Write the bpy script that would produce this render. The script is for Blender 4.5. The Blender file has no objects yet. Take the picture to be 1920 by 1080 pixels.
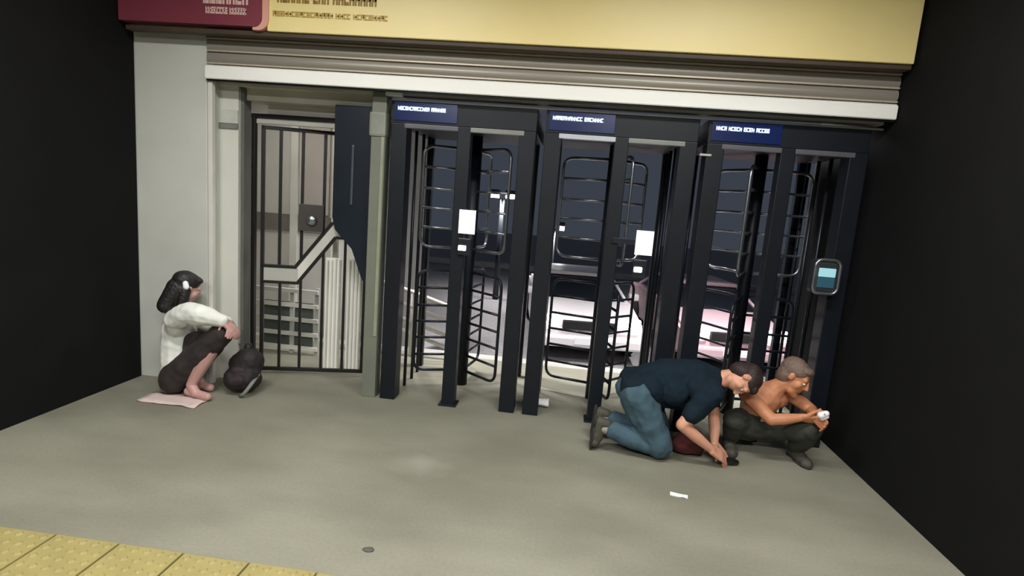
import bpy, bmesh, math, random
from mathutils import Vector as V, Matrix
from math import pi, sin, cos, radians
S = bpy.context.scene
COL = S.collection
random.seed(7)

# ------------------------------------------------------------------ camera, world, lights, exposure
cam_d = bpy.data.cameras.new('camera'); cam = bpy.data.objects.new('camera', cam_d); COL.objects.link(cam)
cam_d.sensor_width = 36; cam_d.lens = 1050 * 36 / 1920; cam_d.clip_end = 300; cam_d.clip_start = .05
R_ = ((0.9913112, 0.1066249, 0.0770269), (-0.0918397, 0.1418268, 0.9856219), (-0.0941674, 0.9841323, -0.1503869))
m = Matrix(((R_[0][0], R_[1][0], -R_[2][0], 0), (R_[0][1], R_[1][1], -R_[2][1], -4.2057),
            (R_[0][2], R_[1][2], -R_[2][2], 1.6142), (0, 0, 0, 1)))
cam.matrix_world = m; S.camera = cam

W = bpy.data.worlds.new('night_sky'); S.world = W; W.use_nodes = True
W.node_tree.nodes['Background'].inputs[0].default_value = (0.042, 0.050, 0.067, 1)
W.node_tree.nodes['Background'].inputs[1].default_value = 1.0
S.view_settings.view_transform = 'Standard'; S.view_settings.look = 'None'
S.view_settings.gamma = 1; S.view_settings.use_curve_mapping = False
S.view_settings.exposure = 0.0

HALL_W = 68          # each ceiling lamp of the hall
STREET_W = 190       # each street lamp head
ADDED_LAMP_W = 40      # lamps added on the outer wall to brighten the pavement
STAIR_W = 6.5         # lamp behind the service gate


def area(name, loc, rot, sx, sy, watt, col, parent=None, spread=170):
    l = bpy.data.lights.new(name, 'AREA'); l.shape = 'RECTANGLE'; l.size = sx; l.size_y = sy
    l.energy = watt; l.color = col; l.spread = radians(spread)
    o = bpy.data.objects.new(name, l); COL.objects.link(o); o.location = loc; o.rotation_euler = rot
    if parent: o.parent = parent
    return o


# ------------------------------------------------------------------ helpers
def lin(c):
    return tuple(((v / 255) / 12.92 if v / 255 <= .04045 else ((v / 255 + .055) / 1.055) ** 2.4) for v in c) + (1,)


MATS = {}


def mat(name, col, rough=.6, metal=0., var=.12, scale=6., bump=0., emit=None, es=1., spec=.5, stretch=None):
    if name in MATS: return MATS[name]
    M = bpy.data.materials.new(name); M.use_nodes = True
    nt = M.node_tree; N = nt.nodes; L = nt.links; b = N['Principled BSDF']
    c = lin(col)
    tc = N.new('ShaderNodeTexCoord'); no = N.new('ShaderNodeTexNoise')
    no.inputs['Scale'].default_value = scale; no.inputs['Detail'].default_value = 5
    if stretch:
        mp = N.new('ShaderNodeMapping'); mp.inputs['Scale'].default_value = stretch
        L.new(tc.outputs['Object'], mp.inputs[0]); L.new(mp.outputs[0], no.inputs['Vector'])
    else:
        L.new(tc.outputs['Object'], no.inputs['Vector'])
    rp = N.new('ShaderNodeValToRGB')
    rp.color_ramp.elements[0].position = .3; rp.color_ramp.elements[1].position = .7
    rp.color_ramp.elements[0].color = tuple(x * (1 - var) for x in c[:3]) + (1,)
    rp.color_ramp.elements[1].color = tuple(min(1, x * (1 + var)) for x in c[:3]) + (1,)
    L.new(no.outputs[0], rp.inputs[0]); L.new(rp.outputs[0], b.inputs['Base Color'])
    b.inputs['Roughness'].default_value = rough; b.inputs['Metallic'].default_value = metal
    b.inputs['Specular IOR Level'].default_value = spec
    if bump:
        bp = N.new('ShaderNodeBump'); bp.inputs['Strength'].default_value = bump; bp.inputs['Distance'].default_value = .01
        L.new(no.outputs[0], bp.inputs['Height']); L.new(bp.outputs[0], b.inputs['Normal'])
    if emit:
        b.inputs['Emission Color'].default_value = lin(emit); b.inputs['Emission Strength'].default_value = es
    MATS[name] = M
    return M


def link(name, me, m=None, parent=None, loc=(0, 0, 0), rot=None):
    o = bpy.data.objects.new(name, me); COL.objects.link(o)
    if m is not None and not me.materials: me.materials.append(m)
    if parent: o.parent = parent
    o.location = loc
    if rot: o.rotation_euler = rot
    return o


def tag(o, label=None, cat=None, group=None, kind=None):
    if label: o['label'] = label
    if cat: o['category'] = cat
    if group: o['group'] = group
    if kind: o['kind'] = kind
    return o


def thing(name, label, cat, loc=(0, 0, 0), rz=0., group=None):
    o = bpy.data.objects.new(name, None); COL.objects.link(o); o.empty_display_size = .1
    o.location = loc; o.rotation_euler = (0, 0, rz)
    return tag(o, label, cat, group)


def fin(bm, name, smooth=False):
    bmesh.ops.recalc_face_normals(bm, faces=bm.faces)
    me = bpy.data.meshes.new(name); bm.to_mesh(me); bm.free()
    if smooth: me.shade_smooth()
    return me


def add_box(bm, x0, x1, y0, y1, z0, z1, bev=0., M=None):
    t = bmesh.new()
    bmesh.ops.create_cube(t, size=1)
    for v in t.verts:
        v.co = V(((x0 + x1) / 2 + v.co.x * (x1 - x0), (y0 + y1) / 2 + v.co.y * (y1 - y0), (z0 + z1) / 2 + v.co.z * (z1 - z0)))
    if bev: bmesh.ops.bevel(t, geom=t.edges[:], offset=bev, segments=2, affect='EDGES', profile=.6)
    if M: t.transform(M)
    me = bpy.data.meshes.new('tmp'); t.to_mesh(me); t.free(); bm.from_mesh(me); bpy.data.meshes.remove(me)


def box(name, m, x0, x1, y0, y1, z0, z1, parent=None, bev=.004, M=None):
    bm = bmesh.new(); add_box(bm, x0, x1, y0, y1, z0, z1, bev, M)
    return link(name, fin(bm, name), m, parent)


def prism_mesh(name, pts, h0, h1, axis='y', bev=0.):
    """polygon pts (a,b) extruded along axis between h0 and h1"""
    bm = bmesh.new()
    def p(a, b, h): return (a, h, b) if axis == 'y' else ((h, a, b) if axis == 'x' else (a, b, h))
    v0 = [bm.verts.new(p(a, b, h0)) for a, b in pts]; v1 = [bm.verts.new(p(a, b, h1)) for a, b in pts]
    bm.faces.new(v0); bm.faces.new(v1[::-1]); n = len(pts)
    for i in range(n): bm.faces.new((v0[i], v1[i], v1[(i + 1) % n], v0[(i + 1) % n]))
    bmesh.ops.recalc_face_normals(bm, faces=bm.faces)
    if bev: bmesh.ops.bevel(bm, geom=bm.edges[:], offset=bev, segments=2, affect='EDGES')
    return fin(bm, name)


def add_tube(bm, pts, r, n=8, closed=False, r1=None):
    pts = [V(p) for p in pts]; k = len(pts); rings = []
    ref = None
    for i, p in enumerate(pts):
        a = pts[(i - 1) % k] if (closed or i > 0) else p
        b = pts[(i + 1) % k] if (closed or i < k - 1) else p
        t = (b - a).normalized()
        if ref is None: ref = V((0, 0, 1)) if abs(t.z) < .9 else V((1, 0, 0))
        u = t.cross(ref)
        if u.length < 1e-3: u = t.orthogonal()
        u.normalize(); w = u.cross(t).normalized(); ref = w
        rr = r if r1 is None else r + (r1 - r) * i / (k - 1)
        rings.append([bm.verts.new(p + u * cos(2 * pi * j / n) * rr + w * sin(2 * pi * j / n) * rr) for j in range(n)])
    for i in range(k if closed else k - 1):
        A, B = rings[i], rings[(i + 1) % k]
        off = 0
        if closed and i == k - 1:
            off = min(range(n), key=lambda s: sum((A[j].co - B[(j + s) % n].co).length for j in range(n)))
        for j in range(n): bm.faces.new((A[j], A[(j + 1) % n], B[(j + 1 + off) % n], B[(j + off) % n]))
    if not closed:
        bm.faces.new(rings[0]); bm.faces.new(rings[-1][::-1])


def tube_mesh(name, pts, r, n=8, closed=False):
    bm = bmesh.new(); add_tube(bm, pts, r, n, closed); return fin(bm, name, True)


def tube(name, m, pts, r, parent=None, n=8, closed=False):
    return link(name, tube_mesh(name, pts, r, n, closed), m, parent)


def round_path(pts, rad, n=5):
    """open 3-D polyline with rounded inner corners"""
    pts = [V(p) for p in pts]; out = [pts[0]]
    for i in range(1, len(pts) - 1):
        a, b, c = pts[i - 1], pts[i], pts[i + 1]
        u = (a - b).normalized(); w = (c - b).normalized()
        p0 = b + u * rad; p1 = b + w * rad
        for k in range(n + 1):
            t = k / n; out.append(p0 * (1 - t) ** 2 + b * 2 * t * (1 - t) + p1 * t * t)
    out.append(pts[-1]); return out


def copy_tree(o, parent=None):
    c = o.copy(); COL.objects.link(c)
    if parent: c.parent = parent
    for ch in list(o.children): copy_tree(ch, c)
    return c


def glyph_mesh(name, x0, x1, z0, z1, words, seed, th=.003):
    """illegible lettering as seen in the photograph: close set strokes in the plane y=0, raised towards -y"""
    rnd = random.Random(seed); bm = bmesh.new(); h = z1 - z0
    tot = sum(words) + .6 * (len(words) - 1); u = (x1 - x0) / tot; x = x0
    for w in words:
        for k in range(int(w)):
            a, b = x + u * .06, x + u * .94; s = u * .3
            kind = rnd.randrange(4)
            add_box(bm, a, a + s, -th, 0, z0, z1)
            if kind != 1: add_box(bm, a + s * .8, b, -th, 0, z1 - h * .26, z1)
            if kind in (0, 2): add_box(bm, a + s * .8, b, -th, 0, z0, z0 + h * .26)
            if kind in (1, 2, 3): add_box(bm, a + s * .8, b, -th, 0, z0 + h * .38, z0 + h * .62)
            if kind in (1, 3): add_box(bm, b - s, b, -th, 0, z0, z1 - h * .1)
            x += u
        x += u * .6
    return fin(bm, name)


# ------------------------------------------------------------------ materials
def floor_material():
    M = bpy.data.materials.new('concrete_floor'); M.use_nodes = True
    nt = M.node_tree; N = nt.nodes; L = nt.links; b = N['Principled BSDF']
    tc = N.new('ShaderNodeTexCoord')
    mp = N.new('ShaderNodeMapping'); mp.inputs['Scale'].default_value = (.55, 1.1, 1); L.new(tc.outputs['Object'], mp.inputs[0])
    n1 = N.new('ShaderNodeTexNoise'); n1.inputs['Scale'].default_value = 1.6; n1.inputs['Detail'].default_value = 3; L.new(mp.outputs[0], n1.inputs['Vector'])
    rp = N.new('ShaderNodeValToRGB'); L.new(n1.outputs[0], rp.inputs[0])
    rp.color_ramp.elements[0].position = .36; rp.color_ramp.elements[1].position = .64
    rp.color_ramp.elements[0].color = lin((122, 120, 106)); rp.color_ramp.elements[1].color = lin((139, 137, 122))
    n2 = N.new('ShaderNodeTexNoise'); n2.inputs['Scale'].default_value = 60; n2.inputs['Detail'].default_value = 6; L.new(tc.outputs['Object'], n2.inputs['Vector'])
    mx = N.new('ShaderNodeMix'); mx.data_type = 'RGBA'; mx.blend_type = 'OVERLAY'; mx.inputs[0].default_value = .16
    L.new(rp.outputs[0], mx.inputs[6]); L.new(n2.outputs[0], mx.inputs[7])
    # a pale dried spill on the concrete
    sub = N.new('ShaderNodeVectorMath'); sub.operation = 'DISTANCE'; sub.inputs[1].default_value = (-.77, -1.05, 0)
    nz = N.new('ShaderNodeTexNoise'); nz.inputs['Scale'].default_value = 7; L.new(tc.outputs['Object'], nz.inputs['Vector'])
    L.new(tc.outputs['Object'], sub.inputs[0])
    ad = N.new('ShaderNodeMath'); ad.operation = 'MULTIPLY_ADD'; L.new(nz.outputs[0], ad.inputs[0]); ad.inputs[1].default_value = .28; L.new(sub.outputs['Value'], ad.inputs[2])
    mr = N.new('ShaderNodeMapRange'); mr.inputs[1].default_value = .14; mr.inputs[2].default_value = .36; mr.inputs[3].default_value = .5; mr.inputs[4].default_value = 0
    L.new(ad.outputs[0], mr.inputs[0])
    m2 = N.new('ShaderNodeMix'); m2.data_type = 'RGBA'; L.new(mr.outputs[0], m2.inputs[0]); L.new(mx.outputs[2], m2.inputs[6]); m2.inputs[7].default_value = lin((160, 157, 145))
    L.new(m2.outputs[2], b.inputs['Base Color'])
    b.inputs['Roughness'].default_value = .62; b.inputs['Specular IOR Level'].default_value = .3
    bp = N.new('ShaderNodeBump'); bp.inputs['Strength'].default_value = .06; L.new(n2.outputs[0], bp.inputs['Height']); L.new(bp.outputs[0], b.inputs['Normal'])
    return M


M_floor = floor_material()
M_black = mat('black_steel', (13, 19, 27), .45, .0, .15, 8, .02, spec=.35)
M_tube = mat('dark_tube', (46, 50, 58), .33, .55, .1, 12)
M_chrome = mat('dull_chrome', (150, 154, 160), .27, .85, .1, 14)
M_postgrey = mat('grey_green_paint', (112, 116, 104), .5, 0, .08, 5)
M_wall = mat('pale_wall_paint', (176, 177, 168), .8, 0, .06, 2.5, .05)
M_white = mat('white_paint', (214, 212, 204), .6, 0, .05, 4)
M_soffit = mat('soffit_grey', (188, 185, 172), .8, 0, .1, 4)
M_char = mat('charcoal_wall', (21, 21, 22), .9, 0, .1, 3, .05, spec=.15)
M_slat = mat('shutter_slat', (150, 144, 134), .42, .25, .08, 5, 0, stretch=(.2, 1, 6))
M_bar = mat('shutter_bar', (246, 245, 240), .5, 0, .04, 3, 0, stretch=(.4, 1, 3))
M_yellow = mat('yellow_sign', (243, 224, 156), .42, 0, .05, 1.2)
M_maroon = mat('maroon_sign', (128, 58, 72), .42, 0, .06, 2)
M_pinkedge = mat('pale_pink_edge', (226, 168, 150), .5, 0, .03, 3)
M_pinktext = mat('pale_pink_lettering', (228, 190, 184), .5, 0, .03, 3)
M_olive = mat('olive_lettering', (150, 118, 34), .5, 0, .05, 3)
M_olive2 = mat('faded_olive_lettering', (196, 166, 84), .5, 0, .05, 3)
M_tile = mat('yellow_tactile', (152, 140, 88), .6, 0, .1, 9, .1)
M_grout = mat('dark_grout', (118, 106, 70), .9, 0, .1, 20)
M_asphalt = mat('asphalt', (112, 110, 112), .55, 0, .2, 14, .15)
M_kerb = mat('kerb_concrete', (158, 157, 152), .8, 0, .1, 8, .1)
M_paper = mat('white_paper', (236, 238, 240), .6, 0, .02, 5)
M_doorblk = mat('door_black', (26, 26, 25), .38, .1, .1, 8)
M_cab = mat('cabinet_dark', (26, 34, 44), .35, .1, .12, 3)

# ------------------------------------------------------------------ setting
XL, XR = -3.34, 2.05


def slab(name, m, *a, kind='structure', parent=None, bev=0.):
    o = box(name, m, *a, parent=parent, bev=bev)
    if kind: o['kind'] = kind
    return o


slab('floor', M_floor, XL - .2, XR + .2, -8.5, 1.35, -.2, 0)
slab('ceiling', M_white, XL - .2, XR + .2, -8.5, -.02, 3.6, 3.75)
slab('wall_left', M_char, XL - .2, XL, -8.5, -.16, 0, 3.6)
slab('wall_right', M_char, XR, XR + .2, -8.5, 1.0, 0, 3.6)
slab('wall_rear', M_char, XL - .2, XR + .2, -8.7, -8.5, 0, 3.75)
slab('wall_front', M_soffit, XL - .2, XR + .2, .06, .26, 2.48, 3.75)
# pillar to the left of the opening, with the recess behind it
slab('wall_pillar', mat('pillar_paint', (196, 198, 190), .75, 0, .05, 2.5, .05), XL - .2, -2.77, -.15, .2, 0, 3.6, bev=.006)
slab('wall_recess', mat('recess_paint', (206, 207, 198), .75, 0, .06, 2.5, .05), -2.9, -2.615, .0, .1, 0, 2.33)
slab('trim_1', mat('recess_band', (120, 121, 115), .7), -2.9, -2.615, -.014, .0, 2.01, 2.045)
slab('trim_2', mat('recess_band_pale', (188, 190, 182), .7), -2.9, -2.615, -.01, .0, 2.05, 2.15)
# passage behind the service gate
slab('wall_passage_back', mat('passage_wall', (204, 200, 194), .8, 0, .05, 2, .03), -3.7, -2.2, 1.7, 1.8, -.2, 2.8)
slab('wall_passage_left', M_wall, -3.7, -3.6, .3, 1.7, -.2, 2.8)
slab('wall_passage_right', M_wall, -2.25, -2.2, 1.8, 4.2, -.8, 2.8)
slab('ceiling_passage', M_white, -3.7, -1.5, .26, 1.75, 2.62, 2.7)
slab('trim_3', mat('passage_band', (120, 114, 108), .8), -3.6, -2.2, 1.68, 1.7, 1.12, 1.3)
slab('trim_4', M_white, -3.05, -2.97, 1.66, 1.7, 0, 2.62)
slab('trim_5', mat('passage_panel', (182, 174, 168), .8, 0, .05, 2), -2.93, -2.62, 1.675, 1.7, 1.32, 2.3)
slab('trim_6', M_white, -2.58, -2.5, 1.66, 1.7, 0, 2.62)
# soffit plates over the openings
slab('trim_7', M_soffit, XL, XR, -.02, .06, 2.33, 2.6)
slab('trim_8', M_soffit, -2.77, -1.42, .06, .26, 2.24, 2.5)
slab('trim_9', M_white, -2.5, -1.84, .22, .28, 2.14, 2.24)

# kerb and street beyond
slab('trim_10', M_kerb, XL - 4, XR + 6, 1.35, 1.6, -.8, -.02, bev=.015)
slab('ground_street', M_asphalt, -14, 18, 1.6, 40, -1., -.8)
slab('trim_11', M_kerb, -14, 18, 16, 16.4, -.8, -.62, bev=.02)

# yellow tactile strip at the feet of the camera
strip = slab('trim_12', M_grout, XL, XR, -2.75, -2.13, 0, .006)
bm = bmesh.new(); add_box(bm, 0, .29, 0, .29, 0, .012, .004)
for i in range(5):
    for j in range(5):
        t = bmesh.new(); bmesh.ops.create_cone(t, cap_ends=True, segments=8, radius1=.018, radius2=.011, depth=.006)
        bmesh.ops.translate(t, verts=t.verts, vec=(.029 + i * .058, .029 + j * .058, .015))
        me = bpy.data.meshes.new('x'); t.to_mesh(me); t.free(); bm.from_mesh(me); bpy.data.meshes.remove(me)
tile_me = fin(bm, 'tile'); tile_me.materials.append(M_tile)
nt_ = int((XR - XL) / .3)
for j in range(2):
    for i in range(nt_):
        link('tile', tile_me, None, strip, (XL + .02 + i * .3, -2.44 + .01 - j * .3 + random.uniform(-.003, .003), .005))

# ------------------------------------------------------------------ hall lamps
M_diff = mat('lamp_diffuser', (250, 250, 240), .5, 0, .01, 3, 0, (255, 250, 232), 3.)
wheres = ['above the yellow strip at the left', 'above the yellow strip at the right', 'farther back at the left', 'farther back at the right']
for k, (lx, ly) in enumerate(((-1.7, -2.2), (.9, -2.2), (-1.7, -5.4), (.9, -5.4))):
    t = thing('ceiling_lamp', 'long white fluorescent ceiling lamp ' + wheres[k], 'lamp', (lx, ly, 3.5), 0, 'ceiling lamps of the hall')
    box('housing', M_white, -.75, .75, -.15, .15, .02, .1, t)
    box('diffuser', M_diff, -.72, .72, -.12, .12, 0, .03, t, .01)
    area('lamp_light', (0, 0, -.03), (0, 0, 0), 1.4, .24, HALL_W * (1 if ly > -3 else 2.4), (1, .99, .965), t)

t = thing('passage_lamp', 'white ceiling lamp in the passage behind the service gate', 'lamp', (-2.75, .95, 2.58))
box('housing', M_white, -.5, .5, -.1, .1, .0, .05, t)
box('diffuser', M_diff, -.46, .46, -.08, .08, -.02, .01, t, .006)
area('lamp_light', (0, 0, -.04), (0, 0, 0), .9, .16, STAIR_W, (1, .97, .92), t)

# ------------------------------------------------------------------ sign fascia
sg = thing('fascia_sign', 'long yellow shop fascia with a maroon panel at its left end, above the shutter', 'sign', (0, -.3, 2.66))
box('yellow_panel', M_yellow, -2.22, XR - .02, -.0, .1, 0, .75, sg, .006)
pts = [(-3.32, .02), (-2.31, .02)]
for k in range(7):
    a = -pi / 2 + k / 6 * pi / 2; pts.append((-2.31 + .06 * cos(a), .08 + .06 * sin(a)))
pts += [(-2.25, .75), (-3.32, .75)]
link('maroon_panel', prism_mesh('maroon_panel', pts, -.02, .1), M_maroon, sg)
pts2 = [(-2.32, .0), (-2.29, .0)]
for k in range(7):
    a = -pi / 2 + k / 6 * pi / 2; pts2.append((-2.28 + .075 * cos(a), .075 + .075 * sin(a)))
pts2 += [(-2.205, .75), (-2.32, .75)]
link('panel_border', prism_mesh('panel_border', pts2, -.012, .1), M_pinkedge, sg)
o = link('lettering', glyph_mesh('lettering', -2.66, -2.36, .09, .135, [8, 6], 3), M_pinktext, sg, (0, -.021, 0)); o['label'] = 'pale pink lower line of small lettering'
o = link('lettering', glyph_mesh('lettering', -2.68, -2.345, .155, .25, [7], 5), M_pinktext, sg, (0, -.021, 0)); o['label'] = 'pale pink upper line of larger lettering'
o = link('lettering', glyph_mesh('lettering', -2.15, -1.44, .19, .27, [6, 3, 8], 8), M_olive, sg, (0, -.001, 0)); o['label'] = 'olive upper line of lettering'
for o in sg.children:
    if o.name.startswith('lettering'): o['kind'] = 'stuff'
o = None
o = link('lettering', glyph_mesh('lettering', -2.18, -1.36, .1, .135, [16, 4, 9], 9), M_olive2, sg, (0, -.001, 0)); o['label'] = 'faded olive lower line of lettering'; o['kind'] = 'stuff'
box('back_frame', mat('sign_frame', (70, 58, 44), .6), -3.3, XR - .02, .02, .09, -.03, .0, sg, .003)

# ------------------------------------------------------------------ rolled up shutter
sh = thing('roller_shutter', 'grey roller shutter rolled up under the yellow fascia, with a white bottom bar', 'shutter', (0, -.15, 2.34))
x0s, x1s = -2.76, XR - .01
prof = []
for k in range(9):
    a = k / 8; prof.append((-.018 * sin(pi * a) ** .8, a * .083))
sp = prof + [(.012, .083), (.012, 0)]
slat_me = prism_mesh('slat', [(a, b) for a, b in sp], x0s, x1s, 'x'); slat_me.materials.append(M_slat)
edge_me = prism_mesh('slat_lip', [(-.022, -.004), (-.022, .006), (.0, .008), (.0, -.004)], x0s, x1s, 'x', .0015)
edge_me.materials.append(mat('slat_lip', (196, 186, 170), .35, .2, .05, 4))
for k in range(4):
    s = link('slat', slat_me, None, sh, (0, .0, .112 + k * .087))
    link('slat_lip', edge_me, None, s, (0, 0, .0))
link('bottom_bar', prism_mesh('bottom_bar', [(-.04, 0), (.02, 0), (.02, .1), (-.02, .1), (-.04, .085)], x0s, x1s, 'x', .004), M_bar, sh)
box('rubber_seal', M_black, x0s, x1s, -.02, .01, -.012, .0, sh, .002)
box('side_guide', M_white, x0s - .005, x0s + .03, .0, .04, -2.34, .4, sh, .003)

# ------------------------------------------------------------------ service gate (door)
dr = thing('door_1', 'black framed barred service gate standing ajar beside the pale recess', 'gate', (-2.541, .206, 0), math.atan2(.245, .970))
dr['kind'] = 'structure'
del dr['category']


def drbox(name, s0, s1, z0, z1, y0=-.015, y1=.015, m=M_doorblk, par=dr): return box(name, m, s0, s1, y0, y1, z0, z1, par, .003)


drbox('stile', -.002, .026, .03, 2.075); drbox('stile', .835, .862, .03, 2.075)
drbox('rail', -.002, .862, 2.045, 2.075); drbox('rail', -.002, .862, .03, .06)
drbox('rail', 0, .29, .925, .95); drbox('rail', 0, .305, .79, .815)
for (a, b) in (((.275, .935), (.57, 1.33)), ((.295, .80), (.60, 1.21))):
    bm = bmesh.new(); L_ = math.hypot(b[0] - a[0], b[1] - a[1]); an = math.atan2(b[1] - a[1], b[0] - a[0])
    add_box(bm, 0, L_, -.014, .014, -.014, .014, .003, Matrix.Translation((a[0], 0, a[1])) @ Matrix.Rotation(-an, 4, 'Y'))
    link('diagonal_rail', fin(bm, 'diagonal_rail'), M_doorblk, dr)
drbox('rail', .57, .862, 1.315, 1.34); drbox('rail', .6, .862, 1.195, 1.22)
bm = bmesh.new(); add_box(bm, .01, .3, -.008, .008, .815, .925)
link('middle_plate', fin(bm, 'middle_plate'), M_wall, dr)
link('diagonal_plate', prism_mesh('diagonal_plate', [(.283, .93), (.3, .815), (.60, 1.22), (.57, 1.32)], -.007, .007), M_white, dr)
for s, zt in ((.148, .94), (.322, .99), (.497, 1.22)):
    drbox('upright_bar', s - .012, s + .012, zt, 2.05, -.01, .01)
for s, zt in ((.155, .8), (.322, .83), (.502, 1.08), (.68, 1.2)):
    drbox('upright_bar', s - .011, s + .011, .05, zt, -.01, .01)
lb = drbox('lock_box', .305, .5, 1.25, 1.47, -.045, .02, mat('lock_box', (62, 56, 52), .5))
bm = bmesh.new(); bmesh.ops.create_uvsphere(bm, u_segments=16, v_segments=8, radius=.045)
bmesh.ops.scale(bm, verts=bm.verts, vec=(1, .5, 1)); link('lock_knob', fin(bm, 'lock_knob', True), M_chrome, lb, (.41, -.055, 1.34))
for a, b in ((.525, .655), (.705, .83)):
    pn = drbox('ribbed_panel', a, b, .065, 1.035, -.012, .004, mat('ribbed_panel', (236, 236, 228), .6, 0, .05, 4, 0, stretch=(8, 8, .4)))
    for k in range(4):
        x = a + .014 + k * (b - a - .02) / 3.4
        bm = bmesh.new(); add_box(bm, x, x + .014, -.026, -.011, .07, 1.03 + random.uniform(-.02, .012), .004)
        link('rib', fin(bm, 'rib'), M_white if k % 3 else M_soffit, pn)
# fixed outer frame of the gate, in the gate's own axes
DI = (Matrix.Translation((-2.541, .206, 0)) @ Matrix.Rotation(math.atan2(.245, .970), 4, 'Z')).inverted() @ Matrix.Translation((0, .19, 0))
box('jamb', M_doorblk, -2.61, -2.58, -.02, .02, 0, 2.15, dr, .004, DI)
box('frame_header', M_doorblk, -2.66, -1.84, -.025, .025, 2.125, 2.16, dr, .004, DI)
box('white_jamb_strip', M_white, -2.65, -2.615, -.03, .0, 0, 2.12, dr, .004, DI)
box('white_header_strip', M_wall, -2.575, -1.84, -.01, .02, 2.085, 2.12, dr, .004, DI)
gp = box('gate_post', mat('gate_post_paint', (96, 97, 92), .6, 0, .08, 4), -2.612, -2.582, .02, .12, 0, 2.32)
tag(gp, 'grey square post between the pale recess and the gate frame', 'post')
box('corner_strip', mat('corner_strip', (150, 152, 144), .5), -2.612, -2.602, .008, .02, .3, 2.31, gp, .002)
st = box('gate_strike_post', M_white, -2.05, -2.01, .5, .54, 0, 2.2)
tag(st, 'narrow white upright at the strike side of the service gate', 'post')
# dark screen panel right of the gate
cb = thing('dark_screen_panel', 'dark blue-grey sheet panel with a slanted lower edge beside the grey-green post', 'panel', (0, .0, 0))
link('sheet', prism_mesh('sheet', [(-1.845, 2.24), (-1.845, 1.40), (-1.82, 1.30), (-1.68, 1.16), (-1.60, .95), (-1.55, .86), (-1.551, 2.24)], 0, .05, 'y', .004), M_cab, cb)
box('reflection_strip', mat('reflection_strip', (98, 100, 108), .3, .5), -1.70, -1.682, -.012, .0, 1.5, 1.95, cb, .004)  # paler strip painting the streak of light reflected on the dark sheet
# grey-green post
gq = thing('corner_post', 'grey-green square post left of the turnstiles with a wider capital', 'post', (-1.475, 0, 0))
box('shaft', M_postgrey, -.06, .05, -.06, .06, 0, 2.34, gq, .006)
box('capital', mat('capital_paint', (132, 136, 124), .5), -.075, .055, -.075, .07, 2.02, 2.2, gq, .02)
box('edge_strip', mat('edge_strip', (140, 146, 124), .45), .02, .045, -.068, -.06, .5, 2.02, gq, .002)
jb = box('junction_box', mat('junction_white', (214, 218, 216), .4), -1.425, -1.3, -.1, -.06, 2.312, 2.338 + .02)
tag(jb, 'small white junction box above the first turnstile', 'box')

# white slatted fence in the passage
fe = thing('slatted_fence', 'low white fence of five horizontal slats behind the service gate', 'fence', (-2.6, .85, 0))
for z in (.06, .2, .34, .48, .62):
    box('slat', M_white, -.55, .27, -.012, .012, z - .02, z + .02, fe, .004)
for x in (-.53, .0, .25):
    box('fence_post', M_wall, x - .02, x + .02, .012, .04, 0, .66, fe, .004)
box('backing_board', mat('backing_board', (84, 92, 86), .7), -.3, .2, .045, .06, .07, .5, fe, .003)

# ------------------------------------------------------------------ turnstiles
PITCH = 1.14
C0 = -.835
M_scr = mat('blue_screen', (6, 14, 40), .25, 0, .05, 3, 0, (14, 38, 96), .5)
M_txt = mat('lit_letters', (220, 235, 255), .4, 0, .01, 3, 0, (200, 224, 255), 1.1)
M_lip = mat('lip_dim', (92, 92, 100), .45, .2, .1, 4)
M_lip2 = mat('lip_painted_reflection', (190, 194, 206), .4, 0, .06, 4)  # paler grey paints the display's reflection onto this lip; it emits nothing
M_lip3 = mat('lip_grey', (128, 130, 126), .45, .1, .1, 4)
M_led = mat('reader_led', (240, 245, 245), .4, 0, .01, 3, 0, (238, 246, 250), 1.)
RW = .425
M_notice = mat('notice_panel', (236, 238, 242), .5, 0, .02, 5, 0, (232, 238, 246), .55)
PATHS = {}


def frame_path(z0, z1, cr=.07):
    return round_path([(.04, 0, z1), (RW, 0, z1), (RW, 0, z0), (.04, 0, z0)], cr)


up_me = tube_mesh('rotor_wing', frame_path(1.2, 2.02, .09), .0125); up_me.materials.append(M_chrome)
lo_me = tube_mesh('rotor_wing', frame_path(.13, 1.0, .09), .0125); lo_me.materials.append(M_tube)
bar_u = tube_mesh('wing_bar', [(.04, 0, 0), (RW, 0, 0)], .011, 7); bar_u.materials.append(M_chrome)
bar_l = tube_mesh('wing_bar', [(.04, 0, 0), (RW, 0, 0)], .011, 7); bar_l.materials.append(M_tube)
post_side = bmesh.new(); add_box(post_side, -.06, .06, -.06, .08, 0, 2.13, .006); post_side = fin(post_side, 'side_post'); post_side.materials.append(M_black)
cage_me = tube_mesh('cage_bar', [(0, 0, 0), (0, 0, 2.12)], .014, 7); cage_me.materials.append(M_tube)


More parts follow.
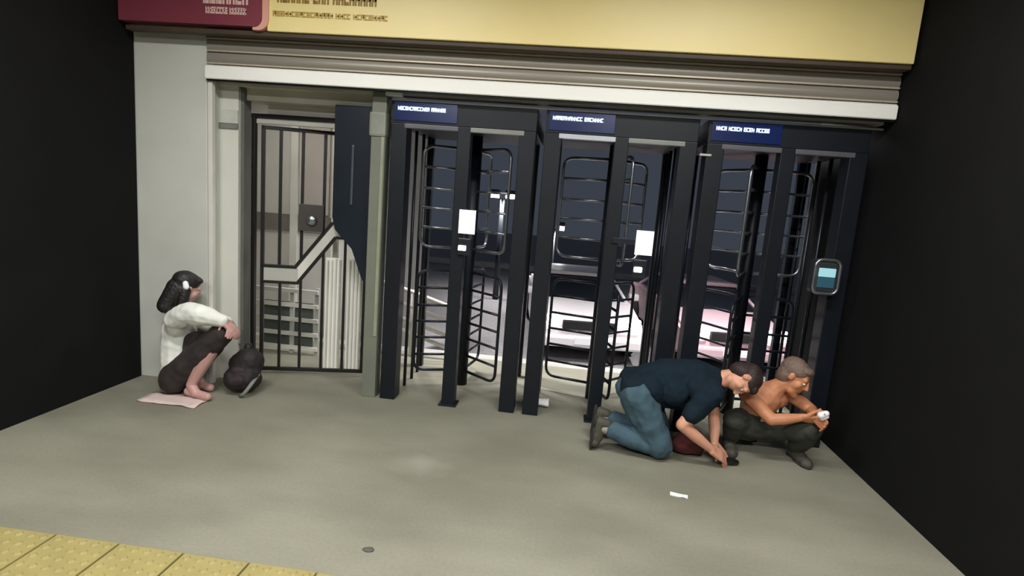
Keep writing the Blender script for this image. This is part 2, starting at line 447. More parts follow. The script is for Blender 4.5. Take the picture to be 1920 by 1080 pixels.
def turnstile(i, label, rot, lips, words, notice, device=False):
    c = C0 + i * PITCH
    t = thing('turnstile', label, 'turnstile', (c, 0, 0), 0, 'full height turnstiles of the entrance')
    link('side_post', post_side, None, t, (-.49, 0, 0)); link('side_post', post_side, None, t, (.465, 0, 0))
    o = box('centre_post', M_black, -.05, .05, -.06, .04, 0, 2.13, t, .006)
    box('foot_plate', M_tube, -.07, .07, -.08, .06, 0, .012, t, .002)
    box('header', M_black, -.55, .525, -.05, .95, 2.13, 2.3, t, .005)
    box('header_trim', mat('header_trim', (112, 112, 106), .4, .2), -.55, .59, -.062, -.05, 2.286, 2.3, t, .001)
    for x in (-.49, .465): box('rear_post', M_black, x - .03, x + .03, .88, .94, 0, 2.13, t, .004)
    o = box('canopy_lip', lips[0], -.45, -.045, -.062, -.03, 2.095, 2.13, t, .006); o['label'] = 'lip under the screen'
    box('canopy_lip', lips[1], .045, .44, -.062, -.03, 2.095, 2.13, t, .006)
    s = box('display', M_scr, -.53, -.06, -.058, -.048, 2.15, 2.282, t, .002); s['label'] = 'blue lit display strip'
    link('lettering', glyph_mesh('lettering', -.505, -.145, 2.222, 2.25, words, 20 + i, .002), M_txt, s, (0, -.0585, 0))
    # rotor
    sh_ = tube('rotor_shaft', M_black, [(0, .5, 0.0), (0, .5, 2.13)], .05, t, 12)
    for k in range(3):
        a = radians(rot + 120 * k)
        for me, bme, zs in ((up_me, bar_u, (1.36, 1.52, 1.68, 1.85)), (lo_me, bar_l, (.27, .42, .56, .70, .85))):
            w = link('rotor_wing', me, None, t, (0, .5, 0), (0, 0, a))
            for z in zs: link('wing_bar', bme, None, w, (0, 0, z))
    for x, y in ((-.455, .3), (-.45, .5), (-.455, .7), (.44, .3), (.435, .5), (.44, .7)):
        link('cage_bar', cage_me, None, t, (x, y, 0))
    if notice:
        nx, nz = notice
        box('bracket', M_tube, min(0, nx), max(.0, nx), -.075, -.06, nz - .02, nz + .02, t, .002)
        p = box('notice', M_notice, nx - .062, nx + .062, -.092, -.088, nz - .088, nz + .088, t, .001); p['label'] = 'white lit notice panel'
        rd = box('card_reader', M_tube, nx - .065, nx + .04, -.09, -.06, nz - .25, nz - .12, t, .01)
        box('reader_light', M_led, nx - .055, nx + .005, -.094, -.089, nz - .215, nz - .175, rd, .008)
        box('reader_stalk', M_tube, nx - .03, nx - .01, -.075, -.065, nz - .2, nz + .1, t, .002)
    if device:
        x, z = .335, 1.275
        d = box('validator', mat('validator_shell', (44, 48, 52), .4), x - .085, x + .085, -.16, -.06, z - .12, z + .12, t, .03)
        fr = []
        w_, h_, r_ = .082, .118, .045
        for cx, cz, a0 in ((w_ - r_, h_ - r_, 0), (-w_ + r_, h_ - r_, 90), (-w_ + r_, -h_ + r_, 180), (w_ - r_, -h_ + r_, 270)):
            for k in range(5):
                a = radians(a0 + k * 22.5); fr.append((x + cx + r_ * cos(a), -.163, z + cz + r_ * sin(a)))
        link('bezel', tube_mesh('bezel', fr, .011, 8, True), M_chrome, d)
        box('screen', mat('cyan_screen', (60, 90, 96), .3, 0, .05, 8, 0, (168, 222, 226), .85), x - .056, x + .056, -.166, -.16, z + .0, z + .06, d, .004)
        box('lower_screen', mat('teal_screen', (38, 66, 78), .3, 0, .05, 8, 0, (44, 84, 100), .5), x - .056, x + .056, -.166, -.16, z - .075, z - .004, d, .004)
    return t


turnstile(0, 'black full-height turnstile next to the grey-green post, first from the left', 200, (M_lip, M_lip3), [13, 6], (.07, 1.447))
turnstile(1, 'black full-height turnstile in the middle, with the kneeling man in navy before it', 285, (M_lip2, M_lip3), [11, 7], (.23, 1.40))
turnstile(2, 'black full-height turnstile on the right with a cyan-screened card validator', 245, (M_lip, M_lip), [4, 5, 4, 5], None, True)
lp = box('label_plate', mat('label_plate', (176, 180, 172), .5), .85, .93, -.068, -.061, 2.04, 2.056)
tag(lp, 'tiny pale plate high on the left post of the right turnstile', 'plate')

# ramp handrail behind the first turnstile
hr = thing('ramp_handrail', 'pale sloping ramp handrail with four rails behind the first turnstile', 'handrail', (-1.55, 1.18, 0))
for z in (.67, .52, .37, .25):
    tube('rail', M_white, [(-.35, 0, z + .08), (0, 0, z), (.62, 0, z - .18)], .022, hr)
for x, z in ((-.33, .76), (.05, .68), (.6, .52)):
    tube('rail_post', M_white, [(x, 0, 0), (x, 0, z)], .02, hr)
pm = thing('paper_cup', 'crushed white paper cup lying by the left post of the middle turnstile', 'cup', (-.1, .17, .0))
bm = bmesh.new(); bmesh.ops.create_cone(bm, cap_ends=True, segments=14, radius1=.034, radius2=.045, depth=.1)
bmesh.ops.transform(bm, verts=bm.verts, matrix=Matrix.Translation((0, 0, .034)) @ Matrix.Rotation(radians(90), 4, 'Y') @ Matrix.Diagonal((.7, 1, 1, 1)))
for v in bm.verts: v.co += V((random.uniform(-.005, .005), random.uniform(-.005, .005), random.uniform(0, .006)))
zmin = min(v.co.z for v in bm.verts)
for v in bm.verts: v.co.z -= zmin
link('cup_body', fin(bm, 'cup_body'), M_paper, pm)
tube('cup_rim', M_paper, [(.048, .046 * cos(a * pi / 6), .034 + .033 * sin(a * pi / 6)) for a in range(12)], .004, pm, 6, True)
bm = bmesh.new()
g = [[bm.verts.new((x * .025 - .045, y * .02 - .02, .003 + .006 * random.random())) for y in range(3)] for x in range(5)]
for x in range(4):
    for y in range(2): bm.faces.new((g[x][y], g[x + 1][y], g[x + 1][y + 1], g[x][y + 1]))
r_ = bmesh.ops.extrude_face_region(bm, geom=bm.faces[:])
bmesh.ops.translate(bm, verts=[e for e in r_['geom'] if isinstance(e, bmesh.types.BMVert)], vec=(0, 0, -.003))
sc = link('paper_scrap', fin(bm, 'paper_scrap'), M_paper, None, (.765, -1.05, .0), (0, 0, -.2)); tag(sc, 'small white paper scrap lying alone on the open floor', 'paper')
bm = bmesh.new(); bmesh.ops.create_icosphere(bm, subdivisions=2, radius=.018)
for v in bm.verts: v.co = V((v.co.x * 1.5, v.co.y, max(0, v.co.z * .35 + .004))) * random.uniform(.9, 1.1)
pb = link('gum_spot', fin(bm, 'gum_spot', True), mat('gum_dark', (84, 82, 78), .8), None, (-.78, -1.93, 0)); tag(pb, 'small dark dried gum spot on the floor near the yellow strip', 'gum')

# ------------------------------------------------------------------ street: cars and lamps
M_glass = mat('car_glass', (22, 26, 32), .08, 0, .05, 3)
M_tyre = mat('tyre', (20, 20, 20), .8, 0, .1, 20)
M_beam = mat('headlight', (250, 240, 240), .2, 0, .01, 3, 0, (255, 232, 234), 7.)


def car(loc, rz, paint, label, group):
    """front faces -Y"""
    t = thing('car', label, 'car', loc, rz, group)
    prof = [(0, .3), (.02, .55), (.1, .68), (.95, .84), (1.15, .86), (3.3, .9), (4.05, .86), (4.15, .6), (4.12, .28), (3.75, .22), (.35, .2)]
    link('body', prism_mesh('body', prof, -.86, .86, 'x', .05), paint, t)
    bm = bmesh.new()
    rows = [(1.0, .84, .78, ), (1.75, 1.17, .6), (2.1, 1.21, .6), (2.9, 1.19, .6), (3.7, .88, .74)]
    L_ = [bm.verts.new((-w, y, z)) for y, z, w in rows]; R2 = [bm.verts.new((w, y, z)) for y, z, w in rows]
    for k in range(4): bm.faces.new((L_[k], L_[k + 1], R2[k + 1], R2[k]))
    bm.faces.new(L_); bm.faces.new(R2[::-1]); bm.faces.new((L_[0], R2[0], R2[4], L_[4]))
    bmesh.ops.recalc_face_normals(bm, faces=bm.faces); bmesh.ops.bevel(bm, geom=bm.edges[:], offset=.03, segments=2, affect='EDGES')
    link('cabin_glass', fin(bm, 'cabin_glass'), M_glass, t)
    bm = bmesh.new(); add_box(bm, -.6, .6, 1.72, 2.98, 1.17, 1.24, .025); link('roof', fin(bm, 'roof'), paint, t)
    for s in (-1, 1):
        tube('roof_pillar', paint, [(s * .76, 1.02, .85), (s * .59, 1.76, 1.19)], .03, t)
        tube('roof_pillar', paint, [(s * .6, 2.92, 1.19), (s * .73, 3.68, .88)], .04, t)
        h = box('headlight', M_beam, s * .64 - .17, s * .64 + .17, -.03, .1, .56, .74, t, .03)
        bm = bmesh.new(); add_box(bm, s * .92 - .09, s * .92 + .09, 1.15, 1.3, .86, .98, .03); link('side_mirror', fin(bm, 'side_mirror'), paint, t)
        for y in (.75, 3.3):
            bm = bmesh.new(); bmesh.ops.create_cone(bm, cap_ends=True, segments=24, radius1=.31, radius2=.31, depth=.2)
            bmesh.ops.rotate(bm, verts=bm.verts, matrix=Matrix.Rotation(pi / 2, 3, 'Y')); bmesh.ops.bevel(bm, geom=[e for e in bm.edges if len(e.link_faces) == 2 and e.calc_face_angle() > 1], offset=.03, segments=2, affect='EDGES')
            w = link('wheel', fin(bm, 'wheel'), M_tyre, t, (s * .78, y, .31))
    box('grille', M_tyre, -.42, .42, -.02, .06, .52, .66, t, .02)
    box('bumper', paint, -.84, .84, -.07, .1, .24, .42, t, .04)
    box('license_plate', M_paper, -.22, .22, -.08, -.065, .3, .41, t, .004)
    return t


car((.43, 4.5, -.8), radians(6), mat('car_white', (220, 216, 218), .3, 0, .03, 3), 'white car with glaring headlights, left of the two beyond the turnstiles', 'cars on the street')
car((2.75, 4.7, -.8), radians(6), mat('car_pink', (196, 168, 176), .3, 0, .03, 3), 'pinkish pale car with headlights on, right of the two beyond the turnstiles', 'cars on the street')


M_led2 = mat('street_lens', (255, 255, 250), .4, 0, .01, 3, 0, (255, 252, 248), 6.)
for k, x in enumerate((-.9, .4, 1.6)):  # unseen lamps with arms, added to brighten the ground behind the turnstiles
    t = thing('added_wall_lamp', ('left', 'middle', 'right')[k] + ' added lamp on the outer wall, over the pavement behind the ' + ('first', 'middle', 'right')[k] + ' turnstile', 'lamp', (x, 1.15, 2.9), 0, 'added lamps on the outer wall')
    tube('arm', M_tube, [(0, -.89, .12), (0, -.3, .14), (0, 0, .06)], .02, t)
    h = box('lamp_head', M_tube, -.25, .25, -.08, .08, 0, .07, t, .015)
    box('lens', M_led2, -.23, .23, -.07, .07, -.015, .01, h, .006)
    area('lamp_light', (0, 0, -.03), (0, 0, 0), .44, .12, ADDED_LAMP_W, (1, .97, .97), t, 130)


def street_lamp(loc, arms, label, h, watt, reach=.6, half=.2, spread=84):
    t = thing('street_lamp', label, 'lamp', loc, 0, 'street lamps')
    bm = bmesh.new(); add_tube(bm, [(0, 0, 0), (0, 0, h)], .08, 10, r1=.05); link('pole', fin(bm, 'pole', True), M_tube, t)
    for a in arms:
        tube('arm', M_tube, [(0, 0, h - .05), (a * reach * .6, 0, h + .12), (a * reach, 0, h + .15)], .03, t)
        hd = box('lamp_head', M_tube, a * reach - half, a * reach + half, -.14, .14, h + .1, h + .2, t, .03)
        box('lens', M_led2, a * reach - half * .9, a * reach + half * .9, -.13, .12, h + .0, h + .11, hd, .015)
        area('lamp_light', (a * reach, 0, h - .02), (0, 0, 0), half * 1.6, .2, watt, (1, .95, .93), t, spread)
    return t


street_lamp((-1.71, 9.5, -.8), (-1, 1), 'double-headed street lamp seen through the first turnstile', 2.5, 60, .2, .13, 150)
street_lamp((-.4, 9.2, -.8), (1,), 'single-headed street lamp seen through the middle turnstile', 1.85, 60, .18, .08, 150)
street_lamp((3.2, 3.4, -.8), (-1,), 'tall single-headed street lamp over the pinkish car', 5.0, STREET_W)
street_lamp((-3.2, 3.6, -.8), (1,), 'tall single-headed street lamp beyond the passage wall', 5.0, STREET_W)

# ------------------------------------------------------------------ people
M_skin = mat('skin', (206, 150, 124), .55, 0, .06, 14, .03)
M_skin2 = mat('tanned_skin', (190, 128, 92), .5, 0, .08, 12, .03)
M_skin3 = mat('rosy_skin', (188, 146, 138), .55, 0, .06, 14)
M_hair = mat('dark_brown_hair', (44, 30, 27), .6, 0, .3, 60, .6, stretch=(1, 4, 1))
M_hair2 = mat('greying_brown_hair', (112, 92, 80), .65, 0, .3, 60, .6)
M_hair3 = mat('black_hair', (26, 24, 23), .5, 0, .3, 60, .6)
M_navy = mat('navy_cotton', (13, 29, 40), .9, 0, .15, 10, .25, spec=.25)
M_jean = mat('blue_denim', (58, 82, 94), .85, 0, .2, 14, .3)
M_shoe = mat('grey_brown_shoe', (70, 68, 58), .7, 0, .15, 12, .2)
M_sole = mat('shoe_sole', (44, 44, 40), .8, 0, .1, 12)
M_olivep = mat('dark_olive_trousers', (50, 52, 46), .85, 0, .2, 12, .3)
M_whitec = mat('white_cotton', (226, 228, 220), .85, 0, .04, 6, .2)
M_darkc = mat('dark_trousers', (44, 37, 35), .85, 0, .2, 10, .3)
M_eye = mat('eye_white', (225, 222, 216), .25, 0, .02, 3)
M_iris = mat('iris', (40, 28, 22), .2, 0, .1, 30)
M_lips = mat('lips', (150, 84, 76), .5, 0, .08, 20)


def blob(name, segs, m, parent=None, voxel=.008, it=4, fac=.5, wrinkle=0.):
    """one continuous surface grown round tapered limbs: segs = (p0, r0, p1, r1) or (p, (rx, ry, rz), axes)"""
    bm = bmesh.new()
    for s in segs:
        t = bmesh.new()
        if len(s) == 4:
            p0, r0, p1, r1 = V(s[0]), s[1], V(s[2]), s[3]
            for p, r in ((p0, r0), (p1, r1)):
                q = bmesh.new(); bmesh.ops.create_icosphere(q, subdivisions=2, radius=r); bmesh.ops.translate(q, verts=q.verts, vec=p)
                me = bpy.data.meshes.new('x'); q.to_mesh(me); q.free(); t.from_mesh(me); bpy.data.meshes.remove(me)
            r = bmesh.ops.convex_hull(t, input=t.verts[:])
            bmesh.ops.delete(t, geom=list({g for g in r['geom_interior'] if isinstance(g, bmesh.types.BMVert)}), context='VERTS')
        else:
            p, rr, ax = s
            bmesh.ops.create_icosphere(t, subdivisions=3, radius=1)
            A = Matrix((ax[0], ax[1], ax[2])).transposed()
            for v in t.verts: v.co = V(p) + A @ V((v.co.x * rr[0], v.co.y * rr[1], v.co.z * rr[2]))
        bmesh.ops.recalc_face_normals(t, faces=t.faces)
        me = bpy.data.meshes.new('x'); t.to_mesh(me); t.free(); bm.from_mesh(me); bpy.data.meshes.remove(me)
    me = bpy.data.meshes.new(name); bm.to_mesh(me); bm.free()
    o = bpy.data.objects.new(name, me); COL.objects.link(o)
    r = o.modifiers.new('r', 'REMESH'); r.mode = 'VOXEL'; r.voxel_size = voxel; r.use_smooth_shade = True
    if it:
        sm = o.modifiers.new('s', 'SMOOTH'); sm.iterations = it; sm.factor = fac
    if wrinkle:
        tx = bpy.data.textures.new('folds', 'CLOUDS'); tx.noise_scale = .09; tx.noise_depth = 1
        d = o.modifiers.new('d', 'DISPLACE'); d.texture = tx; d.strength = wrinkle; d.mid_level = .5; d.texture_coords = 'GLOBAL'
    dg = bpy.context.evaluated_depsgraph_get()
    new = bpy.data.meshes.new_from_object(o.evaluated_get(dg))
    o.modifiers.clear(); o.data = new; bpy.data.meshes.remove(me); new.name = name
    new.materials.clear(); new.materials.append(m); new.shade_smooth()
    if parent: o.parent = parent
    return o


def basis(f, up):
    f = V(f).normalized(); s = f.cross(V(up)).normalized(); u = s.cross(f).normalized()
    return f, s, u          # face direction, its right-hand side seen from behind, crown direction


def head_segs(c, f, up):
    f, s, u = basis(f, up); c = V(c)
    def P(a, b, d): return c + f * a + s * b + u * d
    ax = (f, s, u)
    sg = [(P(-.012, 0, .035), (.096, .076, .088), ax), (P(.03, 0, -.02), (.062, .064, .085), ax),
          (P(.03, .03, -.075), .03, P(.062, 0, -.098), .024), (P(.03, -.03, -.075), .03, P(.062, 0, -.098), .024),
          (P(.085, 0, .022), .011, P(.104, 0, -.022), .013), (P(.092, .012, -.024), .009, P(.092, -.012, -.024), .009),
          (P(.07, .035, .03), .018, P(.07, -.035, .03), .018),
          (P(.052, .045, -.015), .026, P(.045, .045, -.03), .024), (P(.052, -.045, -.015), .026, P(.045, -.045, -.03), .024),
          (P(.076, .016, -.056), .009, P(.076, -.016, -.056), .009)]
    for k in (1, -1):
        sg.append((P(-.005, k * .078, .012), (.018, .01, .03), ax)); sg.append((P(-.012, k * .084, .018), .008, P(-.016, k * .084, -.006), .007))
    return sg


def face_parts(parent, c, f, up):
    f, s, u = basis(f, up); c = V(c)
    for k in (1, -1):
        e = blob('eye', [(c + f * .074 + s * k * .031 + u * .006, (.013, .014, .009), (f, s, u))], M_eye, parent, .003, 1)
        blob('iris', [(c + f * .086 + s * k * .031 + u * .006, (.003, .006, .006), (f, s, u))], M_iris, e, .0015, 1)
        blob('eyebrow', [(c + f * .084 + s * k * .018 + u * .03, .005, c + f * .076 + s * k * .046 + u * .03, .004)], M_hair, parent, .0025, 1)
    blob('lips', [(c + f * .084 + s * .0 - u * .054, .007, c + f * .078 + s * .02 - u * .056, .004), (c + f * .084 - u * .054, .007, c + f * .078 - s * .02 - u * .056, .004)], M_lips, parent, .0025, 1)


def hair_segs(c, f, up, long=0.):
    f, s, u = basis(f, up); c = V(c); ax = (f, s, u)
    sg = [(c - f * .02 + u * .052, (.098, .083, .082), ax), (c - f * .045 + u * .0, (.068, .078, .085), ax), (c + f * .045 + u * .085, (.045, .06, .03), ax)]
    if long:
        sg += [(c - f * .06 + u * 0, .07, c - f * .08 - u * long, .06), (c - f * .02 + s * .06, .04, c - f * .0 + s * .075 - u * long, .035),
               (c - f * .02 - s * .06, .04, c - f * .0 - s * .075 - u * long, .035)]
    return sg


def hand_segs(w, d, n, side, curl=.5, k=1.):
    """w wrist, d pointing direction, n palm side normal, side=+1/-1 thumb side; five fingers of unequal length"""
    w = V(w); d = V(d).normalized(); n = V(n); n = (n - d * n.dot(d)).normalized(); t = d.cross(n).normalized() * side
    sg = []
    for j, off in enumerate((.03, .01, -.01, -.03)):
        sg.append((w + t * off * .5 * k, .02 * k, w + (d * .085 + t * off) * k, .0125 * k))
    for off, ln in ((.031, .072), (.0105, .08), (-.0105, .074), (-.031, .058)):
        p = w + (d * .088 + t * off) * k; a = curl * .5; seg = ln * k / 2.5; r = .0098 * k
        for q in range(3):
            dd = d * cos(a) + n * sin(a); p2 = p + dd * seg * (1.1 - .15 * q)
            sg.append((p, r, p2, r * .93)); p = p2; a += curl * .75; r *= .93
    p = w + (d * .025 + t * .028) * k; dd = (d * .6 + t * .75 + n * .25).normalized(); p2 = p + dd * .042 * k
    sg.append((p, .016 * k, p2, .0125 * k)); dd = (d * .85 + t * .15 + n * .45).normalized()
    p3 = p2 + dd * .032 * k; sg.append((p2, .0125 * k, p3, .011 * k)); sg.append((p3, .011 * k, p3 + (dd + n * .3) * .02 * k, .0095 * k))
    return sg


def shoe(name, heel, toe, up, parent, w=.045, m=None):
    heel, toe, up = V(heel), V(toe), V(up).normalized(); d = (toe - heel).normalized(); s = d.cross(up).normalized(); up = s.cross(d)
    o = blob(name, [(heel + up * .045 + d * .035, .042, heel + d * .14 + up * .04, .042), (heel + d * .12 + up * .035, .043, toe - d * .04 + up * .028, .034),
                    (heel + d * .035 + up * .06, .04, heel + d * .04 + up * .09, .038), (toe - d * .05 + up * .028 + s * .012, .033, toe - d * .06 + up * .028 - s * .014, .033)], m or M_shoe, parent, .006, 4)
    blob('sole', [(heel + d * .03 + up * .008, (.05, .036, .012), (d, s, up)), (heel + d * .03 + up * .006, .012, toe - d * .03 + up * .006, .012),
                  (heel + d * .15 + up * .008, (.1, .044, .012), (d, s, up))], M_sole, o, .006, 2)
    return o


# ---- kneeling man in navy T-shirt and jeans, bent over his hands
mk = thing('person', 'kneeling man in navy T-shirt and blue jeans bent over with both hands on the floor', 'person', (.6, -.45, 0))
mk_o = V((.6, -.45, 0))


def build_person(root, segs, m, extra):
    root_loc = root.location.copy()
    def mv(o):
        o.location = -root_loc; return o
    b = mv(blob('body', segs, m, root, .0065, 3))
    for e in extra:
        mv(blob(*e[0], **e[1]) if isinstance(e, tuple) else e)
    return b


hipR, hipL = (.545, -.55, .41), (.56, -.35, .42)
knR, knL = (.715, -.575, .09), (.75, -.33, .09)
anR, anL = (.36, -.55, .16), (.37, -.36, .16)
pel, mid, chest, neck = (.545, -.45, .43), (.73, -.45, .525), (.93, -.45, .535), (1.07, -.45, .55)
shR, shL = (1.0, -.625, .50), (1.03, -.30, .52)
elR, wrR = (.83, -.66, .285), (1.045, -.625, .125)
elL, wrL = (1.11, -.33, .27), (1.09, -.50, .125)
hc, hf, hu = (1.205, -.50, .59), (-.15, -.3, -.8), (.95, -.1, -.2)
segs = [(pel, .12, mid, .11), (mid, .11, chest, .125), ((.93, -.54, .53), .09, (.93, -.36, .53), .09), (chest, .12, neck, .065), (neck, .062, (1.155, -.475, .585), .056),
        (shR, .062, chest, .09), (shL, .062, chest, .09), (hipR, .1, knR, .058), (hipL, .1, knL, .058), (knR, .056, (.53, -.56, .115), .056), ((.53, -.56, .115), .056, anR, .036),
        (knL, .056, (.55, -.345, .115), .056), ((.55, -.345, .115), .056, anL, .036), (anR, .036, (.31, -.55, .15), .034), (anL, .036, (.32, -.36, .15), .034),
        (hipR, .11, hipL, .11), (shR, .056, elR, .042), (elR, .041, (.93, -.645, .21), .04), ((.93, -.645, .21), .04, wrR, .026),
        (shL, .056, elL, .042), (elL, .041, (1.105, -.41, .2), .04), ((1.105, -.41, .2), .04, wrL, .026)]
segs += head_segs(hc, hf, hu)
segs += hand_segs(wrR, (.75, .25, -.45), (.1, .5, -.6), 1, .55)
segs += hand_segs(wrL, (.55, -.45, -.5), (.3, -.3, -.7), -1, .55)
T = V(mk.location)
body = blob('body', segs, M_skin, mk, .006, 3)
mkp = [body]
mkp.append(blob('hair', hair_segs(hc, hf, hu), M_hair, mk, .006, 2, .5, .012))
shirt = [(pel, .133, mid, .135), (mid, .135, chest, .142), ((.93, -.55, .53), .105, (.93, -.35, .53), .105), (chest, .137, (1.05, -.45, .548), .082),
         (shR, .08, chest, .11), (shL, .08, chest, .11), ((.62, -.52, .46), .12, (.62, -.38, .46), .12), ((.78, -.53, .46), .1, (.78, -.37, .46), .1),
         (shR, .08, (.885, -.655, .36), .066), (shL, .078, (1.085, -.315, .35), .06), ((.64, -.45, .40), .1, (.9, -.45, .42), .1), ((.53, -.53, .45), .112, (.53, -.37, .45), .112)]
mkp.append(blob('shirt', shirt, M_navy, mk, .008, 5, .5, .022))
jeans = [(hipR, .122, hipL, .122), (hipR, .125, knR, .092), (hipL, .122, knL, .09), ((.50, -.45, .43), .1, (.545, -.45, .43), .12),
         (knR, .078, (.53, -.56, .118), .074), ((.53, -.56, .118), .074, (.415, -.552, .15), .062),
         (knL, .078, (.55, -.345, .118), .074), ((.55, -.345, .118), .074, (.42, -.358, .15), .062)]
mkp.append(blob('jeans', jeans, M_jean, mk, .008, 4, .5, .02))
mkp.append(blob('sock', [((.405, -.552, .155), .043, (.335, -.55, .165), .04), ((.41, -.358, .155), .043, (.345, -.36, .165), .04)], mat('grey_sock', (150, 146, 138), .9), mk, .006, 2))
mkp.append(shoe('shoe', (.275, -.55, .235), (.262, -.55, .01), (1, 0, .1), mk))
mkp.append(shoe('shoe', (.285, -.36, .235), (.272, -.36, .01), (1, 0, .1), mk))
for o in mkp: o.location = -T
fp = thing('tmp', None, None); face_parts(fp, hc, hf, hu)
for o in list(fp.children): o.parent = mk; o.location = -T
bpy.data.objects.remove(fp)
ob = blob('held_object', [((1.13, -.565, .04), .024, (1.22, -.54, .028), .022), ((1.2, -.545, .026), .024, (1.24, -.535, .022), .018), ((1.12, -.56, .045), .018, (1.14, -.55, .07), .014)], mat('black_plastic', (18, 18, 19), .4), None, .006, 2)
tag(ob, "small black object on the floor under the kneeling man's hands", 'object')
bd = blob('cloth_bundle', [((.89, -.45, .07), .07, (.98, -.44, .075), .072), ((.92, -.45, .11), .07, (.98, -.42, .115), .066), ((.98, -.45, .055), .052, (1.02, -.42, .05), .045)], mat('maroon_cloth', (74, 26, 28), .9, 0, .25, 12, .3), None, .008, 4, .5, .03)
tag(bd, 'dark maroon cloth bundle on the floor between the kneeling man and his arms', 'cloth')

# ---- shirtless man squatting close to the right turnstile
m2 = thing('person', 'shirtless tanned man in dark trousers squatting before the right turnstile, reaching to the right', 'person', (1.45, -.2, 0))
T2 = V(m2.location)
pe = (1.40, -.23, .2); ab = (1.41, -.26, .31); ch = (1.44, -.31, .42); nk = (1.50, -.345, .51)
sR, sL = (1.31, -.33, .44), (1.59, -.29, .47)
eR, wR = (1.43, -.51, .335), (1.61, -.52, .375)
eL, wL = (1.735, -.36, .38), (1.69, -.50, .40)
kR, kL = (1.245, -.37, .25), (1.70, -.46, .28)
aR, aL = (1.265, -.25, .07), (1.70, -.29, .07)
c2, f2, u2 = (1.58, -.385, .60), (.72, -.55, -.38), (.42, -.12, .85)
segs = [(pe, .11, ab, .1), (ab, .105, ch, .115), ((1.37, -.31, .42), .085, (1.52, -.3, .43), .085), (ch, .1, nk, .06), (nk, .058, c2, .056), (sR, .058, ch, .09), (sL, .058, ch, .09),
        ((1.34, -.24, .19), .1, kR, .06), ((1.47, -.22, .19), .1, kL, .06), (kR, .056, aR, .036), (kL, .056, aL, .036), (aR, .036, (1.26, -.30, .05), .034), (aL, .036, (1.72, -.34, .05), .034),
        (sR, .055, eR, .042), (eR, .041, (1.5, -.52, .35), .039), ((1.5, -.52, .35), .039, wR, .026), (sL, .055, eL, .041), (eL, .04, wL, .026)]
segs += head_segs(c2, f2, u2)
segs += hand_segs(wR, (1, -.05, -.05), (0, .6, .5), 1, .5)
segs += hand_segs(wL, (.25, -.75, -.25), (-.7, -.1, .2), -1, .6)
pp = [blob('body', segs, M_skin2, m2, .006, 3)]
pp.append(blob('hair', hair_segs(c2, f2, u2), M_hair2, m2, .006, 2, .5, .012))
tr = [((1.34, -.24, .19), .118, (1.47, -.22, .19), .118), ((1.34, -.24, .19), .115, kR, .08), ((1.47, -.22, .19), .115, kL, .082), (kR, .076, (1.255, -.31, .17), .072), ((1.255, -.31, .17), .072, (1.265, -.265, .085), .058), ((1.37, -.285, .215), .108, (1.45, -.28, .215), .108),
      (kL, .08, (1.70, -.37, .17), .076), ((1.70, -.37, .17), .076, (1.70, -.305, .085), .06)]
pp.append(blob('trousers', tr, M_olivep, m2, .008, 4, .5, .022))
bl = blob('belt', [((1.32, -.32, .29), .016, (1.42, -.372, .285), .016), ((1.42, -.372, .285), .016, (1.51, -.30, .29), .016)], M_sole, m2, .005, 2); pp.append(bl)
pp.append(box('buckle', M_chrome, 1.405, 1.435, -.394, -.384, .271, .299, None, .004)); pp[-1].parent = bl
pp.append(shoe('shoe', (1.265, -.20, .0), (1.235, -.455, .0), (0, 0, 1), m2)); pp.append(shoe('shoe', (1.69, -.235, .0), (1.735, -.49, .0), (0, 0, 1), m2))
for o in pp: o.location = -T2
pp[4].location = (0, 0, 0)
fp = thing('tmp', None, None); face_parts(fp, c2, f2, u2)
for o in list(fp.children): o.parent = m2; o.location = -T2
bpy.data.objects.remove(fp)
wo = blob('held_packet', [((1.69, -.60, .43), .024, (1.72, -.60, .445), .02), ((1.70, -.60, .41), .016, (1.725, -.60, .425), .016)], M_paper, None, .005, 1)
tag(wo, "small white crumpled packet held in the shirtless man's hands", 'packet')

# ---- person sitting against the pillar at the left edge
m3 = thing('person', 'seated person with dark hair and white sleeves leaning on the pillar, knees drawn up', 'person', (-2.85, -.4, 0))
T3 = V(m3.location)
pe = (-2.86, -.36, .13); ch = (-2.87, -.33, .45); nk = (-2.85, -.33, .62)
s1, s2 = (-2.80, -.47, .58), (-2.86, -.25, .58)
e1, w1 = (-2.575, -.53, .655), (-2.43, -.47, .60)
e2, w2 = (-2.62, -.28, .50), (-2.46, -.38, .58)
k1, k2 = (-2.48, -.44, .49), (-2.56, -.29, .47)
a1, a2 = (-2.68, -.48, .1), (-2.75, -.31, .1)
c3, f3, u3 = (-2.80, -.36, .795), (.55, .75, -.35), (.25, .15, .95)
segs = [(pe, .12, ch, .11), (ch, .115, (-2.86, -.33, .55), .1), ((-2.86, -.33, .55), .09, nk, .055), (nk, .055, c3, .053), (s1, .055, ch, .09), (s2, .055, ch, .09),
        ((-2.84, -.43, .12), .1, k1, .062), ((-2.86, -.28, .12), .1, k2, .062), (k1, .056, (-2.58, -.46, .3), .054), ((-2.58, -.46, .3), .054, a1, .036), (k2, .056, (-2.65, -.3, .3), .054), ((-2.65, -.3, .3), .054, a2, .036),
        (a1, .036, (-2.63, -.5, .05), .034), (a2, .036, (-2.72, -.31, .05), .034), ((-2.7, -.48, .05), .034, (-2.53, -.51, .035), .03), ((-2.77, -.31, .05), .034, (-2.63, -.33, .035), .03),
        (s1, .052, e1, .042), (e1, .041, w1, .027), (s2, .052, e2, .042), (e2, .041, w2, .027)]
segs += head_segs(c3, f3, u3)
segs += hand_segs(w1, (.6, .35, -.6), (-.5, .2, -.6), 1, .5)
segs += hand_segs(w2, (.55, -.5, -.3), (-.3, -.3, -.7), -1, .5)
pp = [blob('body', segs, M_skin3, m3, .0065, 3)]
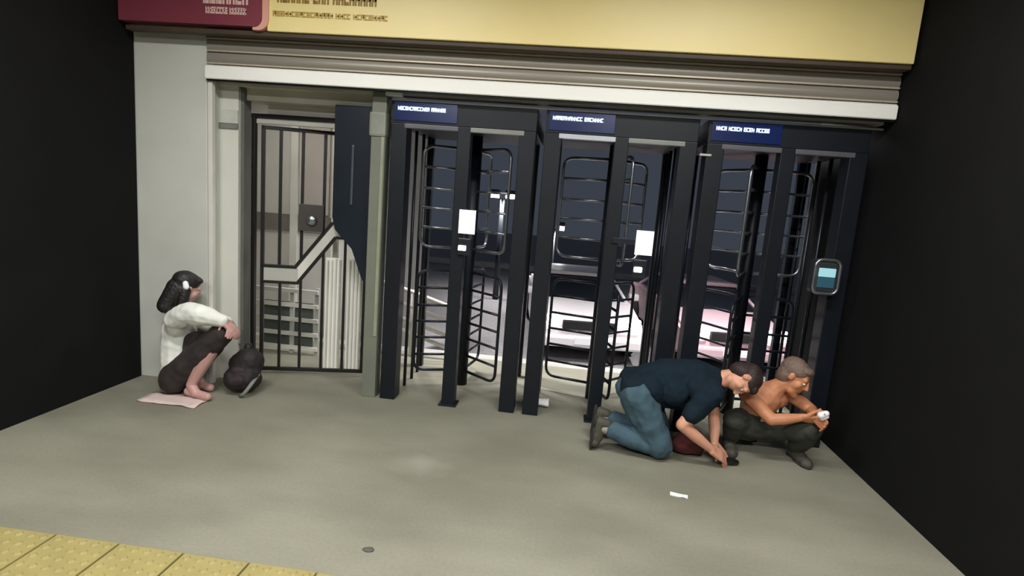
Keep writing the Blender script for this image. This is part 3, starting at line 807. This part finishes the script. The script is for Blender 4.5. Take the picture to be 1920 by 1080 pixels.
pp.append(blob('hair', hair_segs(c3, f3, u3, .16), M_hair3, m3, .006, 2, .5, .012))
sw = [(pe, .13, ch, .13), (ch, .13, (-2.86, -.33, .56), .11), ((-2.86, -.4, .57), .075, (-2.86, -.26, .57), .075), (s1, .078, ch, .1), (s2, .075, ch, .1),
      (s1, .08, (-2.7, -.5, .64), .086), ((-2.7, -.5, .64), .086, e1, .08), (e1, .08, (-2.445, -.475, .61), .05), (s2, .075, e2, .066), (e2, .066, (-2.475, -.37, .575), .042)]
pp.append(blob('white_top', sw, M_whitec, m3, .008, 4, .5, .02))
tr = [((-2.84, -.43, .12), .118, (-2.86, -.28, .12), .118), ((-2.84, -.43, .13), .116, k1, .084), ((-2.86, -.28, .13), .116, k2, .082), (k1, .082, (-2.51, -.447, .43), .075), (k2, .08, (-2.59, -.292, .41), .075), ((-2.7, -.40, .3), .09, (-2.72, -.38, .4), .08)]
pp.append(blob('dark_shorts', tr, M_darkc, m3, .008, 4, .5, .02))
pp.append(blob('hair_clip', [((-2.745, -.44, .85), .02, (-2.74, -.44, .825), .022)], M_paper, m3, .005, 2))
for o in pp: o.location = -T3
fp = thing('tmp', None, None); face_parts(fp, c3, f3, u3)
for o in list(fp.children): o.parent = m3; o.location = -T3
bpy.data.objects.remove(fp)

bp_ = thing('backpack', 'rounded black backpack with grey strap standing on the floor right of the seated person', 'bag', (-2.42, -.3, 0))
T4 = V(bp_.location)
q = [blob('bag_body', [((-2.44, -.31, .125), .118, (-2.42, -.26, .24), .112), ((-2.47, -.33, .115), .105, (-2.41, -.31, .13), .115), ((-2.45, -.28, .22), .108, (-2.41, -.27, .24), .11)], mat('black_nylon', (34, 28, 28), .75, 0, .25, 10, .3), bp_, .008, 4, .5, .02)]
q.append(blob('front_pocket', [((-2.46, -.395, .12), .052, (-2.41, -.385, .13), .052), ((-2.455, -.37, .19), .045, (-2.41, -.36, .19), .045)], mat('black_nylon_pocket', (42, 30, 32), .75, 0, .2, 10, .2), bp_, .007, 3))
q.append(tube('shoulder_strap', mat('grey_strap', (120, 124, 116), .8, 0, .1, 20), [(-2.315, -.3, .16), (-2.32, -.39, .11), (-2.345, -.42, .06), (-2.37, -.42, .03), (-2.4, -.41, .014)], .014, bp_))
q.append(tube('carry_handle', M_sole, [(-2.46, -.25, .33), (-2.45, -.25, .375), (-2.42, -.245, .38), (-2.4, -.245, .335)], .009, bp_))
for o in q: o.location = -T4
bp_.location = (-2.385, -.26, 0)
bm = bmesh.new()
g = [[bm.verts.new((-2.98 + i * .045 + random.uniform(-.008, .008), -.66 + j * .05 + random.uniform(-.008, .008), .007 + random.uniform(0, .008))) for j in range(5)] for i in range(11)]
for i in range(10):
    for j in range(4): bm.faces.new((g[i][j], g[i + 1][j], g[i + 1][j + 1], g[i][j + 1]))
r_ = bmesh.ops.extrude_face_region(bm, geom=bm.faces[:])
bmesh.ops.translate(bm, verts=[e for e in r_['geom'] if isinstance(e, bmesh.types.BMVert)], vec=(0, 0, -.006))
ml = link('floor_cloth', fin(bm, 'floor_cloth', True), mat('pale_pink_cloth', (206, 186, 180), .9, 0, .08, 8, .2)); tag(ml, 'pale pinkish cloth spread on the floor under the seated person', 'cloth')
